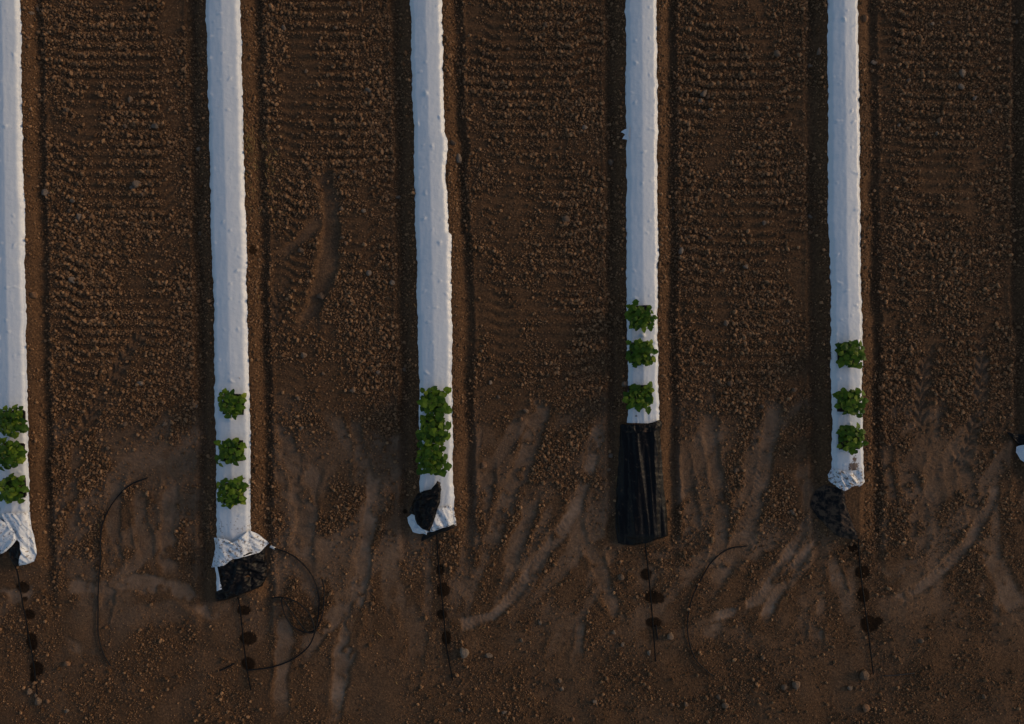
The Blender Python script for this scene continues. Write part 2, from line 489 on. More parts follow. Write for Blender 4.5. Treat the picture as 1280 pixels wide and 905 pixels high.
def leaf_material():
    m, nt, p = new_mat("seedling_leaf")
    t = NT(nt)
    g = t.n('ShaderNodeNewGeometry')
    oi = t.n('ShaderNodeObjectInfo').outputs['Random']
    f = t.math('FRACT', t.math('ADD', g.outputs['Random Per Island'], oi))
    col = t.ramp(f, [(0, (.028, .066, .006)), (.4, (.088, .165, .010)), (.8, (.180, .265, .016)), (1, (.31, .36, .035))])
    col = t.mix(t.noise(45, 2, .5, g.outputs['Position']), col, (.040, .088, .009))
    t.l(col, p.inputs['Base Color'])
    p.inputs['Roughness'].default_value = .5
    p.inputs['Specular IOR Level'].default_value = .155
    # a little light through the leaf
    tr = t.n('ShaderNodeBsdfTranslucent'); t.l(col, tr.inputs['Color'])
    mx = t.n('ShaderNodeMixShader'); mx.inputs[0].default_value = .22
    t.l(p.outputs[0], mx.inputs[1]); t.l(tr.outputs[0], mx.inputs[2])
    t.l(mx.outputs[0], nt.nodes['Material Output'].inputs[0])
    return m

M = dict(
    soil=soil_material(),
    clod=clod_material("loose_clod", (.155, .080, .039), (.70, .385, .195)),
    stone=clod_material("dry_clod", (.20, .13, .085), (.34, .23, .155)),
    grey=clod_material("grey_stone", (.24, .175, .128), (.38, .285, .21)),
    orange=clod_material("reddish_stone", (.30, .16, .085), (.38, .21, .12)),
    white=plastic_white(), black=plastic_black(),
    leaf=leaf_material(),
    stem=plain("seedling_stem", (.16, .20, .07), .6),
    tray=plain("black_tray", (.012, .012, .013), .45),
    peat=plain("potting_mix", (.022, .015, .010), .95, .01),
    hose=plain("black_polythene_pipe", (.008, .007, .007), .6, 0, .2),
    tape=plain("black_drip_tape", (.006, .0055, .005), .65, 0, .15),
    straw=plain("dry_grass", (.30, .19, .075), .8, 0, .2, (.42, .30, .12)),
    stick=plain("dark_stick", (.025, .020, .017), .8),
    fit=plain("white_fitting", (.7, .7, .7), .4),
)

# ------------------------------------------------------------------ the ground, one sheet
ST = .0135
fx = np.arange(-7.15, 7.15, ST); fy = np.arange(-5.25, 5.25, ST)
def outer(last):
    o = []; s = ST; v = last
    while v < 160:
        s *= 1.28; v += s; o.append(v)
    return np.array(o)
ox = outer(fx[-1]); oy = outer(fy[-1])
gx = np.concatenate([-ox[::-1], fx, ox]); gy = np.concatenate([-oy[::-1], fy, oy])
XX, YY = np.meshgrid(gx, gy)
hz, ht, hwet, hl, hlug, hh = H(XX.ravel(), YY.ravel())
co = np.stack([XX.ravel(), YY.ravel(), hz], -1)
ground = mesh_obj("ground", co, grid_faces(len(gy), len(gx)), M['soil'], origin=(0, 0, 0), attrs=dict(tint=ht, wet=hwet))
tag(ground, kind='structure')
NX, NY = len(gx), len(gy)
HZ = hz.reshape(NY, NX); HLo = hl.reshape(NY, NX); HLug = hlug.reshape(NY, NX); HHd = hh.reshape(NY, NX); HT = ht.reshape(NY, NX); HW = hwet.reshape(NY, NX)

def samp(A, x, y):
    """bilinear look-up in the fine part of the sheet"""
    x = np.asarray(x, float); y = np.asarray(y, float)
    ix = np.clip(np.searchsorted(gx, x) - 1, 0, NX - 2); iy = np.clip(np.searchsorted(gy, y) - 1, 0, NY - 2)
    tx = np.clip((x - gx[ix]) / (gx[ix + 1] - gx[ix]), 0, 1); ty = np.clip((y - gy[iy]) / (gy[iy + 1] - gy[iy]), 0, 1)
    return (A[iy, ix] * (1 - tx) + A[iy, ix + 1] * tx) * (1 - ty) + (A[iy + 1, ix] * (1 - tx) + A[iy + 1, ix + 1] * tx) * ty

def top_z(x, y):
    """ground or plastic, whichever is higher"""
    z = samp(HZ, x, y)
    for b in BEDS:
        u = np.abs(x - bed_c(b, y))
        f = film_z(b, np.asarray(x), np.asarray(y))
        z = np.where((u < .3) & (y > b['fy']), np.maximum(z, f), z)
    return z

# ------------------------------------------------------------------ plastic films on the beds
FILM_LABEL = [
    "leftmost white plastic mulch strip, cut by the left edge, with a crumpled lower end",
    "second white plastic mulch strip from the left, its muddy end folded over a black sheet",
    "third white plastic strip from the left, with ragged right edge and twisted black end",
    "fourth white plastic mulch strip from the left, ending square above a long black sheet",
    "fifth white plastic mulch strip from the left, with mud smears on its rounded lower end",
    "white and black plastic strip end just showing at the right edge of the picture",
]
films = []
YTOP = 13.0
for bi, b in enumerate(BEDS):
    ys = np.concatenate([np.arange(b['fy'], 5.3, .012), np.linspace(5.32, YTOP, 90)])
    t = np.concatenate([np.linspace(-1.28, -.8, 9), np.linspace(-.74, .74, 23), np.linspace(.8, 1.28, 9)])
    T, Y = np.meshgrid(t, ys)
    hwL = bed_hw(b, ys, -1)[:, None]; hwR = bed_hw(b, ys, 1)[:, None]
    X = bed_c(b, Y) + T * np.where(T < 0, hwL, hwR)
    if bi == 4:   # fifth strip: end flares left and is rounded off
        X = X - .035 * np.exp(-((Y - b['fy'] - .10) / .13) ** 2) * np.clip(-T, 0, 1)
    if bi in (2,):
        X = X + .03 * (1 - sst(b['fy'], b['fy'] + .35, Y)) * np.clip(T, 0, 1)
    Y2 = Y.copy()
    endw = 1 - sst(b['fy'], b['fy'] + .2, Y)
    if bi == 4:
        Y2 = Y2 + endw * (.06 * (T - .1) ** 2 - .03 * (1 - np.abs(T - .05)) + .02 * pn(X, Y * 0, 6, 70))
    elif bi == 3:
        Y2 = Y2 + endw * (.035 * np.clip(T - .55, 0, 1) / .5 + .006 * pn(X, Y * 0, 12, 71))
    else:
        Y2 = Y2 + endw * .02 * pn(X, Y * 0, 8, 72)
    Z = film_z(b, X, Y)
    # lengthwise puckers near the gathered ends
    pk = {0: .55, 1: .12, 2: .6, 3: .05, 4: .25, 5: .3}[bi]
    pw = (1 - sst(b['fy'] + .02, b['fy'] + pk + .15, Y))
    diag = {0: -.35, 1: .1, 2: -.25, 3: 0, 4: .12, 5: .2}[bi]
    Z = Z + pw * .016 * (np.abs(pn((X + diag * Y) * 4.2, Y * .6, 6, 73 + bi)) - .2)
    if bi == 4:
        Z = Z - .06 * (1 - sst(b['fy'], b['fy'] + .07, Y))
    Z = np.where(np.abs(T) < 1.0, np.maximum(Z, samp(HZ, X, Y) + .004), Z)
    dirt = .02 + 1.1 * np.clip(np.abs(T) - .82, 0, .3) + .10 * np.maximum(pn(X, Y, .7, 88 + bi), 0)
    def blob(cx, cy, rx, ry, a):
        wx, wy = W(cx, cy, .1)
        return a * np.exp(-(((X - wx) / (rx * .01)) ** 2 + ((Y - wy) / (ry * .01)) ** 2))
    if bi == 4:
        dirt = dirt + blob(1066, 583, 9, 5, 1.0) + blob(1070, 594, 8, 6, 1.15) + blob(1062, 603, 10, 3, .9) + blob(1068, 573, 4, 6, .8)
    if bi == 1:
        dirt = dirt + blob(300, 655, 14, 16, .35) + blob(276, 660, 3, 12, .6) + blob(307, 605, 7, 12, .45)
    if bi == 2:
        dirt = dirt + blob(549, 606, 2.5, 6, 1.0) + blob(551, 650, 4, 4, .8) + blob(555, 640, 9, 10, .3)
    if bi == 3:
        dirt = dirt + blob(795, 520, 2, 1.6, 1.1)
    if bi == 0:
        dirt = dirt + blob(17, 648, 2, 2, 1) + blob(25, 660, 12, 14, .25)
    co = np.stack([X.ravel(), Y2.ravel(), Z.ravel()], -1)
    f = mesh_obj("mulch_film", co, grid_faces(*X.shape), M['white'], origin=(float(bed_c(b, np.array(0.))), 0, .05), attrs=dict(dirt=dirt.ravel()))
    tag(f, FILM_LABEL[bi], 'mulch film', 'plastic mulch strips laid over raised beds')
    films.append(f)

def poly_at(P, n):
    """n points along a polyline by arc length, gently rounded"""
    P = np.array(P, float)
    d = np.concatenate([[0], np.cumsum(np.hypot(*np.diff(P, axis=0).T))])
    s = np.linspace(0, d[-1], n)
    return np.stack([np.interp(s, d, P[:, 0]), np.interp(s, d, P[:, 1])], -1)

def sheet(name, parent, top, bottom, left, right, mat, label=None, amp=.02, f=7, ang=0.0, stretch=(1, 1), lift=.012, seed=0, dirt=.1, puff=.0, step=.8):
    """crumpled plastic sheet between four px boundary lines (left/right run downwards, top/bottom run rightwards)"""
    def ln(P): return sum(math.dist(P[i], P[i + 1]) for i in range(len(P) - 1))
    nu = max(10, int(max(ln(top), ln(bottom)) / step)); nv = max(10, int(max(ln(left), ln(right)) / step))
    Tp, Bt, Lf, Rt = poly_at(top, nu), poly_at(bottom, nu), poly_at(left, nv), poly_at(right, nv)
    u = np.linspace(0, 1, nu)[None, :, None]; v = np.linspace(0, 1, nv)[:, None, None]
    S = (1 - v) * Tp[None] + v * Bt[None] + (1 - u) * Lf[:, None] + u * Rt[:, None] \
        - ((1 - u) * (1 - v) * Tp[0] + u * (1 - v) * Tp[-1] + (1 - u) * v * Bt[0] + u * v * Bt[-1])
    k = .01 * (HC - .06) / HC
    X = (S[..., 0] - 640) * k; Y = (452.5 - S[..., 1]) * k
    ed = np.minimum(np.minimum(u[..., 0], 1 - u[..., 0]) * nu, np.minimum(v[..., 0], 1 - v[..., 0]) * nv)
    e = sst(0, 3.5, ed)
    X = X + .012 * pn(X, Y, 9, seed + 90) * (1.2 - e); Y = Y + .012 * pn(X, Y, 9, seed + 91) * (1.2 - e)
    ca, sa = math.cos(ang), math.sin(ang)
    a = (X * ca + Y * sa) * stretch[0]; c = (-X * sa + Y * ca) * stretch[1]
    wa = a + .05 * pn(a, c, f * .5, seed + 3)
    r1 = 1 - np.abs(pn(wa, c, f, seed)) * 3.4
    a2, c2 = a * .8 + c * .6, -a * .6 + c * .8
    r2 = (1 - np.abs(pn(a2 * 1.6, c2 * .8, f * 2.0, seed + 1)) * 3.2) + .5 * (1 - np.abs(pn(a * .9 - c * .5, c * 2.2, f * 2.2, seed + 2)) * 3.2)
    zz = top_z(X, Y) + lift + e * (amp * (.80 * np.maximum(r1, -.5) + (.24 if mat is M['white'] else .40) * np.maximum(r2, -.5)) + puff * e)
    zz = zz + (1 - e) * .004
    co = np.stack([X.ravel(), Y.ravel(), zz.ravel()], -1)
    o = mesh_obj(name, co, grid_faces(*X.shape)[:, ::-1], mat, parent, attrs=dict(dirt=np.full(X.size, dirt)))
    if label: o['label'] = label
    return o

B_, W_ = M['black'], M['white']
# strip 1
sheet("underside_flap", films[0], [(14, 678), (24, 676), (32, 680)], [(19, 707), (24, 708)], [(14, 678), (16, 690), (19, 707)], [(32, 680), (33, 692), (24, 708)], B_, "black underside of the plastic showing in the hollow", lift=.012, seed=1)
sheet("folded_end", films[0], [(5, 640), (22, 639), (39, 640)], [(24, 707), (34, 705), (43, 702)], [(5, 640), (16, 660), (29, 676), (31, 690), (24, 707)], [(39, 640), (41, 658), (45, 678), (47, 692), (43, 702)], W_, amp=.022, f=8, ang=.5, stretch=(1.2, .22), lift=.02, seed=2, dirt=.34)
sheet("folded_end", films[0], [(-14, 655), (2, 646), (14, 652), (25, 663)], [(-22, 706), (-4, 700), (3, 692), (14, 687), (20, 682)], [(-14, 655), (-20, 685), (-22, 706)], [(25, 663), (27, 672), (20, 682)], W_, amp=.024, f=8, ang=-1.0, stretch=(1.1, .4), lift=.03, seed=3, dirt=.36, puff=.006)
# strip 2
sheet("underside_flap", films[1], [(268, 694), (295, 690), (329, 686)], [(268, 753), (285, 750), (306, 741), (327, 734)], [(268, 694), (275, 715), (277, 728), (269, 742), (268, 753)], [(329, 686), (331, 705), (331, 722), (327, 734)], B_, "crumpled black sheet sticking out below the folded white end", amp=.04, f=5, ang=.6, lift=.012, seed=4, dirt=.10)
sheet("folded_end", films[1], [(269, 671), (284, 671), (295, 676), (304, 668), (314, 661)], [(266, 708), (282, 705), (296, 696), (314, 693), (324, 690)], [(269, 671), (272, 684), (269, 697), (266, 708)], [(314, 661), (325, 669), (335, 680), (324, 690)], W_, "muddy white end of the strip folded back on itself", amp=.024, f=6, ang=.75, stretch=(1.1, .5), lift=.045, seed=5, dirt=.42)
sheet("torn_edge", films[1], [(271, 707), (275, 706)], [(274, 737), (281, 734)], [(271, 707), (274, 720), (274, 737)], [(275, 706), (279, 720), (281, 734)], W_, "narrow white tatter beside the black sheet", amp=.006, f=6, lift=.05, seed=6)
# strip 3
sheet("folded_end", films[2], [(508, 648), (520, 640), (531, 640)], [(516, 665), (524, 668), (534, 668)], [(508, 648), (510, 656), (516, 665)], [(531, 640), (532, 655), (534, 668)], W_, "rounded white corner of the strip turned out to the left", amp=.022, f=9, ang=.7, lift=.02, seed=7, dirt=.18)
sheet("folded_end", films[2], [(524, 640), (545, 634), (565, 630)], [(530, 672), (545, 664), (566, 655)], [(524, 640), (526, 655), (530, 672)], [(565, 630), (566, 643), (566, 655)], W_, "creased muddy white end of the strip", amp=.022, f=7, ang=.45, stretch=(1.4, .3), lift=.018, seed=8, dirt=.36)
sheet("underside_flap", films[2], [(529, 669), (540, 664), (552, 659), (567, 655)], [(525, 678), (536, 674), (549, 666), (568, 659)], [(529, 669), (526, 673), (525, 678)], [(567, 655), (569, 657), (568, 659)], B_, "thin black hem under the white end", amp=.012, f=8, lift=.025, seed=9, dirt=.12)
sheet("underside_flap", films[2], [(522, 616), (531, 611), (540, 610), (548, 599)], [(522, 655), (529, 661), (538, 663)], [(522, 616), (516, 627), (511, 641), (519, 643), (522, 655)], [(548, 599), (553, 610), (551, 625), (546, 642), (538, 663)], B_, "twisted black flap turned up over the white strip", amp=.03, f=6, ang=1.1, lift=.055, seed=10, dirt=.20)
# strip 4
sheet("black_sheet", films[3], [(775, 531), (790, 531), (810, 531), (824, 527)], [(773, 681), (790, 683), (806, 680), (822, 674), (836, 671)], [(775, 531), (774, 570), (771, 620), (770, 660), (773, 681)], [(824, 527), (827, 570), (830, 610), (834, 640), (836, 671)], B_, "long black sheet with lengthwise folds laid over the end of the bed", amp=.022, f=5.0, ang=.04, stretch=(1.0, .10), lift=.01, seed=11, dirt=.10)
sheet("black_hem", films[3], [(777, 530), (800, 530), (825, 524)], [(778, 539), (800, 541), (826, 537)], [(777, 530), (776, 535), (778, 539)], [(825, 524), (827, 530), (826, 537)], B_, "bunched upper edge of the black sheet", amp=.016, f=9, lift=.03, seed=12, dirt=.24)
sheet("torn_tab", films[3], [(776, 165), (785, 160)], [(778, 174), (786, 176)], [(776, 165), (781, 169), (778, 174)], [(785, 160), (786, 168), (786, 176)], W_, "small torn white tab on the left edge", amp=.01, f=14, lift=.02, seed=13, dirt=.2)
# strip 5
sheet("underside_flap", films[4], [(1031, 606), (1042, 609), (1053, 612)], [(1043, 668), (1056, 673), (1073, 675)], [(1031, 606), (1021, 618), (1016, 632), (1024, 647), (1043, 668)], [(1053, 612), (1054, 628), (1062, 650), (1073, 675)], B_, "dusty black sheet half buried beyond the white end", amp=.012, f=5.5, ang=-.65, stretch=(.35, 1.5), lift=.004, seed=14, dirt=.50)
sheet("folded_end", films[4], [(1039, 586), (1058, 588), (1077, 584)], [(1036, 601), (1046, 609), (1053, 613), (1064, 606), (1079, 603)], [(1039, 586), (1034, 593), (1036, 601)], [(1077, 584), (1076, 594), (1079, 603)], W_, "ragged mud-smeared white tip of the strip", amp=.018, f=8, ang=.5, stretch=(1.2, .4), lift=.012, seed=17, dirt=.47)
# strip 6
sheet("underside_flap", films[5], [(1261, 540), (1275, 542), (1292, 545)], [(1268, 548), (1280, 560), (1296, 564)], [(1261, 540), (1263, 544), (1268, 548)], [(1292, 545), (1295, 555), (1296, 564)], B_, "black flap at the right edge of the picture", amp=.02, f=8, lift=.02, seed=15)
sheet("folded_end", films[5], [(1274, 559), (1281, 557), (1300, 555)], [(1279, 575), (1290, 588), (1305, 595)], [(1274, 559), (1273, 566), (1279, 575)], [(1300, 553), (1305, 575), (1305, 595)], W_, "white crumpled end of the strip", amp=.022, f=8, lift=.03, seed=16, dirt=.15)

# ------------------------------------------------------------------ pipes and tapes
def catmull(P, n):
    P = np.array(P, float); out = []
    Q = np.vstack([2 * P[0] - P[1], P, 2 * P[-1] - P[-2]])
    for i in range(1, len(Q) - 2):
        for t in np.linspace(0, 1, n, endpoint=False):
            a, b, c, d = Q[i - 1], Q[i], Q[i + 1], Q[i + 2]
            out.append(.5 * ((2 * b) + (-a + c) * t + (2 * a - 5 * b + 4 * c - d) * t * t + (-a + 3 * b - 3 * c + d) * t ** 3))
    out.append(P[-1]); return np.array(out)

def tube(name, pts, r, mat, parent=None, lift=0.0, flat=1.0, n=8, zoff=None):
    c = catmull(pts, n)
    x = (c[:, 0] - 640) * .01; y = (452.5 - c[:, 1]) * .01
    z = samp(HZ, x, y)
    z = np.convolve(np.pad(z, 3, mode='edge'), np.ones(7) / 7, 'valid') * .5 + z * .5
    z = z + r * flat * .75 + lift + (0 if zoff is None else np.interp(np.linspace(0, 1, len(x)), *zoff))
    P = np.stack([x, y, z], -1); T = np.gradient(P, axis=0); T /= np.linalg.norm(T, axis=1)[:, None]
    S = np.cross(T, [0, 0, 1]); S /= np.linalg.norm(S, axis=1)[:, None]; U = np.cross(S, T)
    k = 8; A = np.arange(k) / k * 2 * np.pi
    co = (P[:, None] + r * (np.cos(A)[None, :, None] * S[:, None] + flat * np.sin(A)[None, :, None] * U[:, None])).reshape(-1, 3)
    m = len(P); i = np.arange(m * k).reshape(m, k); j = np.roll(i, -1, 1)
    f = np.stack([i[:-1], j[:-1], j[1:], i[1:]], -1).reshape(-1, 4)
    caps = np.array([[0, 3, 2, 1], [0, 5, 4, 3], [0, 7, 6, 5]]); 
    f = np.vstack([f, caps, caps[:, ::-1] + (m - 1) * k])
    return mesh_obj(name, co, f, mat, parent)

TAPES = [
    ([(22, 700), (26, 735), (33, 770), (38, 800), (43, 835), (47, 868)], "thin black drip tape running down from the leftmost strip past damp spots"),
    ([(299, 745), (303, 785), (308, 830), (314, 862)], "thin black drip tape leaving the second strip beside the coiled pipe"),
    ([(546, 664), (548, 700), (554, 760), (558, 805), (566, 850)], "thin black drip tape running down from the third strip"),
    ([(806, 678), (811, 720), (816, 780), (819, 826)], "thin black drip tape running down from the long black sheet"),
    ([(1071, 672), (1077, 730), (1085, 790), (1091, 842)], "thin black drip tape running down from the fifth strip past round damp spots"),
]
for p, l in TAPES:
    tag(tube("drip_tape", p, .009, M['tape'], flat=.5, lift=.012), l, 'drip tape', 'drip tapes leaving the mulch strips')

h1 = tube("irrigation_pipe", [(185, 597), (165, 605), (148, 620), (135, 640), (128, 665), (127, 700), (124, 735), (123, 775), (124, 795), (130, 815), (139, 832)], .0085, M['hose'], lift=.012)
tag(h1, "long curved black pipe lying on the soil between the first and second strips", 'pipe')
h2 = tube("irrigation_pipe", [(343, 684.5), (363, 692), (381, 707), (394, 726), (399, 747), (398.5, 768), (396, 784), (389, 803), (376, 817), (357, 828), (336, 834), (311, 837)], .009, M['hose'], lift=.012, zoff=([0, .45, .58, .7, 1], [0, 0, .03, 0, 0]))
tag(h2, "black pipe bent in a wide half circle from the second strip to its drip tape", 'pipe')
fit = tube("fitting", [(338, 683), (341, 684), (344, 685)], .017, M['fit'], h2, n=3)
h3 = tube("irrigation_pipe", [(403, 723), (406, 737), (405, 760), (400, 779), (392, 787.5), (381, 788.5), (368, 782), (358, 768), (353.5, 752), (355, 746), (361, 756), (373, 773), (386, 788), (394, 787), (392, 774), (384, 761), (370, 750), (353, 745.5), (340, 747)], .0085, M['hose'], lift=.018, zoff=([0, .3, .6, .66, .8, 1], [0, .01, .02, .035, .02, 0]))
tag(h3, "thin black pipe twisted into a loop inside the wide half circle", 'pipe')
h4 = tube("irrigation_pipe", [(935, 682.5), (912, 686), (891, 700), (876, 723), (864, 749), (859, 777), (861, 802), (868.5, 822), (881, 836), (890, 843)], .008, M['hose'], lift=.010)
tag(h4, "black pipe curved like a letter C on the soil right of the long black sheet", 'pipe')
tag(tube("pipe_offcut", [(820, 781), (821, 791), (822, 799)], .008, M['hose'], lift=.004), "short black pipe offcut beside the drip tape below the long black sheet", 'pipe offcut')
tag(tube("pipe_offcut", [(275, 838), (284, 834), (293, 829)], .009, M['hose'], lift=.004), "short black pipe offcut lying left of the second strip's drip tape", 'pipe offcut')
tag(tube("stick", [(1104, 844), (1120, 843), (1142, 840)], .007, M['stick'], lift=.004), "thin dark stick lying right of the fifth strip's drip tape", 'stick')

# ------------------------------------------------------------------ seedling trays
def leaf_shape(rg, size):
    """five-cornered cucumber-like leaf, cupped, petiole at the origin, pointing along +x"""
    prof = [(0, 0), (-.10, .26), (.02, .50), (.30, .46), (.46, .58), (.66, .38), (.84, .26), (1.05, 0)]
    pts = [(x * size * rg.uniform(.92, 1.08), y * size * .92 * rg.uniform(.9, 1.1)) for x, y in prof]
    v = []
    for (x, y) in pts: v.append((x, y, .16 * y + -.35 * (x - size * .4) ** 2 / size))
    for (x, y) in pts[1:-1]: v.append((x, -y, .16 * y + -.35 * (x - size * .4) ** 2 / size))
    mid = len(v); v.append((size * .45, 0, 0.004))
    n = len(pts)
    ring = list(range(n)) + [n + i for i in range(n - 2)][::-1]
    f = [(mid, ring[i], ring[(i + 1) % len(ring)]) for i in range(len(ring))]
    return v, f

def seedling_mesh(k):
    rg = random.Random(100 + k)
    bm = bmesh.new()
    nleaf = rg.choice([4, 4, 5])
    a0 = rg.uniform(0, 6.28)
    hgt = rg.uniform(.11, .155)
    lean = (rg.uniform(-.02, .02), rg.uniform(-.02, .02))
    def bar(p, q, r):
        p, q = Vector(p), Vector(q); d = (q - p).normalized()
        s = d.cross(Vector((.3, .2, 1))).normalized(); u = s.cross(d)
        ring = []
        for c, rr in ((p, r), (q, r * .7)):
            ring.append([bm.verts.new(c + rr * (math.cos(t) * s + math.sin(t) * u)) for t in (0, 2.094, 4.189)])
        for i in range(3):
            f = bm.faces.new((ring[0][i], ring[0][(i + 1) % 3], ring[1][(i + 1) % 3], ring[1][i])); f.material_index = 1
    top = (lean[0], lean[1], hgt)
    bar((0, 0, 0), top, .004)
    for i in range(nleaf):
        a = a0 + i * 2.4 + rg.uniform(-.3, .3)
        hz_ = hgt * (.62 + .38 * i / nleaf)
        base = Vector((lean[0] * hz_ / hgt, lean[1] * hz_ / hgt, hz_))
        pl = rg.uniform(.018, .042) if i < nleaf - 1 else .008
        tip = base + Vector((math.cos(a) * pl, math.sin(a) * pl, rg.uniform(.005, .03)))
        bar(base, tip, .0022)
        v, f = leaf_shape(rg, rg.uniform(.064, .094) * (1 if i < nleaf - 1 else .75))
        pitch = rg.uniform(-.75, .15); roll = rg.uniform(-.6, .6)
        ca, sa = math.cos(a), math.sin(a); cp, sp = math.cos(pitch), math.sin(pitch); cr, sr = math.cos(roll), math.sin(roll)
        vs = []
        for (x, y, z) in v:
            y, z = y * cr - z * sr, y * sr + z * cr
            x, z = x * cp - z * sp, x * sp + z * cp
            x, y = x * ca - y * sa, x * sa + y * ca
            vs.append(bm.verts.new((tip.x + x, tip.y + y, tip.z + z)))
        for t in f:
            bm.faces.new([vs[j] for j in t])
    me = bpy.data.meshes.new("seedling"); bm.to_mesh(me); bm.free()
    me.materials.append(M['leaf']); me.materials.append(M['stem'])
    return me

SEEDM = [seedling_mesh(k) for k in range(40)]
TS, TH = .235, .05      # tray side and height

def tray_mesh():
    bm = bmesh.new()
    def box(x0, x1, y0, y1, z0, z1, tx=0):
        v = [bm.verts.new((x * (1 - (tx if z == z0 else 0)), y * (1 - (tx if z == z0 else 0)), z)) for z in (z0, z1) for y in (y0, y1) for x in (x0, x1)]
        for f in ((0, 2, 3, 1), (4, 5, 7, 6), (0, 1, 5, 4), (2, 6, 7, 3), (0, 4, 6, 2), (1, 3, 7, 5)):
            bm.faces.new([v[i] for i in f])
    h = TS / 2; w = .004
    for s in (-1, 1):
        a, b2 = sorted((s * h, s * (h - w)))
        box(a, b2, -h, h, 0, TH, .05)
        box(-h + w, h - w, a, b2, 0, TH, .05)
        a, b2 = sorted((s * h, s * (h + .010)))
        box(a, b2, -h - .010, h + .010, TH - .004, TH + .001)
        box(-h, h, a, b2, TH - .004, TH + .001)
    for i in (1, 2, 3):
        c = -h + TS * i / 4
        box(c - .003, c + .003, -h + w, h - w, .012, TH - .001)
        box(-h + w, h - w, c - .003, c + .003, .012, TH - .0035)
    box(-h + w, h - w, -h + w, h - w, .002, .012)
    me = bpy.data.meshes.new("tray"); bm.to_mesh(me); bm.free(); me.materials.append(M['tray']); return me

def mix_mesh():
    bm = bmesh.new(); h = TS / 2 - .006; c = TS / 4
    for i in range(4):
        for j in range(4):
            x0 = -TS / 2 + i * c + .0045; y0 = -TS / 2 + j * c + .0045; s = c - .009
            vs = [bm.verts.new((x0 + a * s, y0 + b2 * s, TH - .008 + (.005 if a == .5 and b2 == .5 else 0) + random.uniform(-.002, .002))) for b2 in (0, .5, 1) for a in (0, .5, 1)]
            for q in range(2):
                for r in range(2):
                    k = q * 3 + r
                    bm.faces.new((vs[k], vs[k + 1], vs[k + 4], vs[k + 3]))
    me = bpy.data.meshes.new("potting_mix"); bm.to_mesh(me); bm.free(); me.materials.append(M['peat']); return me

TM, XM = tray_mesh(), mix_mesh()
TRAYS = [
    (0, 8, 527, .02, "top seedling tray of the three on the leftmost strip, cut by the picture edge"),
    (0, 7, 568, -.05, "middle seedling tray of the three on the leftmost strip"),
    (0, 9, 612, .06, "lowest seedling tray on the leftmost strip, just above the crumpled end"),
    (1, 287, 506, -.04, "top seedling tray on the second strip from the left"),
    (1, 286, 565, .03, "middle seedling tray on the second strip from the left"),
    (1, 286, 618, .1, "lowest seedling tray on the second strip, above the folded muddy end"),
    (2, 542, 503, .08, "top tray of the three leafy trays touching each other on the third strip"),
    (2, 541, 539, -.02, "middle tray squeezed between the two others on the third strip"),
    (2, 539, 574, .03, "lowest of the three touching seedling trays, just above the twisted black flap"),
    (3, 802, 394, .05, "topmost seedling tray on the fourth strip"),
    (3, 802, 441, -.03, "middle seedling tray on the fourth strip"),
    (3, 801, 495, .04, "lowest seedling tray on the fourth strip, just above the long black sheet"),
    (4, 1066, 443, .04, "top seedling tray on the fifth strip, leaves overhanging its right side"),
    (4, 1066, 503, -.06, "middle seedling tray on the fifth strip"),
    (4, 1067, 550, .02, "lowest seedling tray on the fifth strip, just above the mud-smeared end"),
]
for ti, (bi, px, py, rz, lab) in enumerate(TRAYS):
    x, y = W(px, py, .27)
    xs = x + np.array([-.12, 0, .12, -.12, .12, 0, 0]); yss = y + np.array([0, 0, 0, .12, -.12, .13, -.13])
    z = float(top_z(xs, yss).max()) - .006
    t = bpy.data.objects.new("seedling_tray", None); link(t)
    t.location = (x, y, z)
    # the bed is ridged: the tray leans on whichever shoulder it sits on
    c = float(bed_c(BEDS[bi], np.array(y)))
    t.rotation_euler = (0, max(-.09, min(.09, (x - c) * .8)), rz)
    tag(t, lab, 'seedling tray', 'trays of leafy seedlings standing on the mulch strips')
    rg = random.Random(900 + ti)
    a = bpy.data.objects.new("tray", TM); link(a, t)
    a = bpy.data.objects.new("potting_mix", XM); link(a, t)
    for i in range(4):
        for j in range(4):
            if rg.random() < (.10 if (i in (0, 3) and j in (0, 3)) else .03): continue
            s = bpy.data.objects.new("seedling", rg.choice(SEEDM)); link(s, t)
            s.location = (-TS / 2 + TS / 4 * (i + .5) + rg.uniform(-.008, .008), -TS / 2 + TS / 4 * (j + .5) + rg.uniform(-.008, .008), TH - .008)
            k = rg.uniform(.82, 1.08) * (1.2 if bi == 2 else 1)
            s.scale = (k, k, k * rg.uniform(.75, 1.0) * (1.12 if i in (1, 2) and j in (1, 2) else .9)); s.rotation_euler = (-(j - 1.5) * .07 + rg.uniform(-.1, .1), (i - 1.5) * .07 + rg.uniform(-.1, .1), 0)

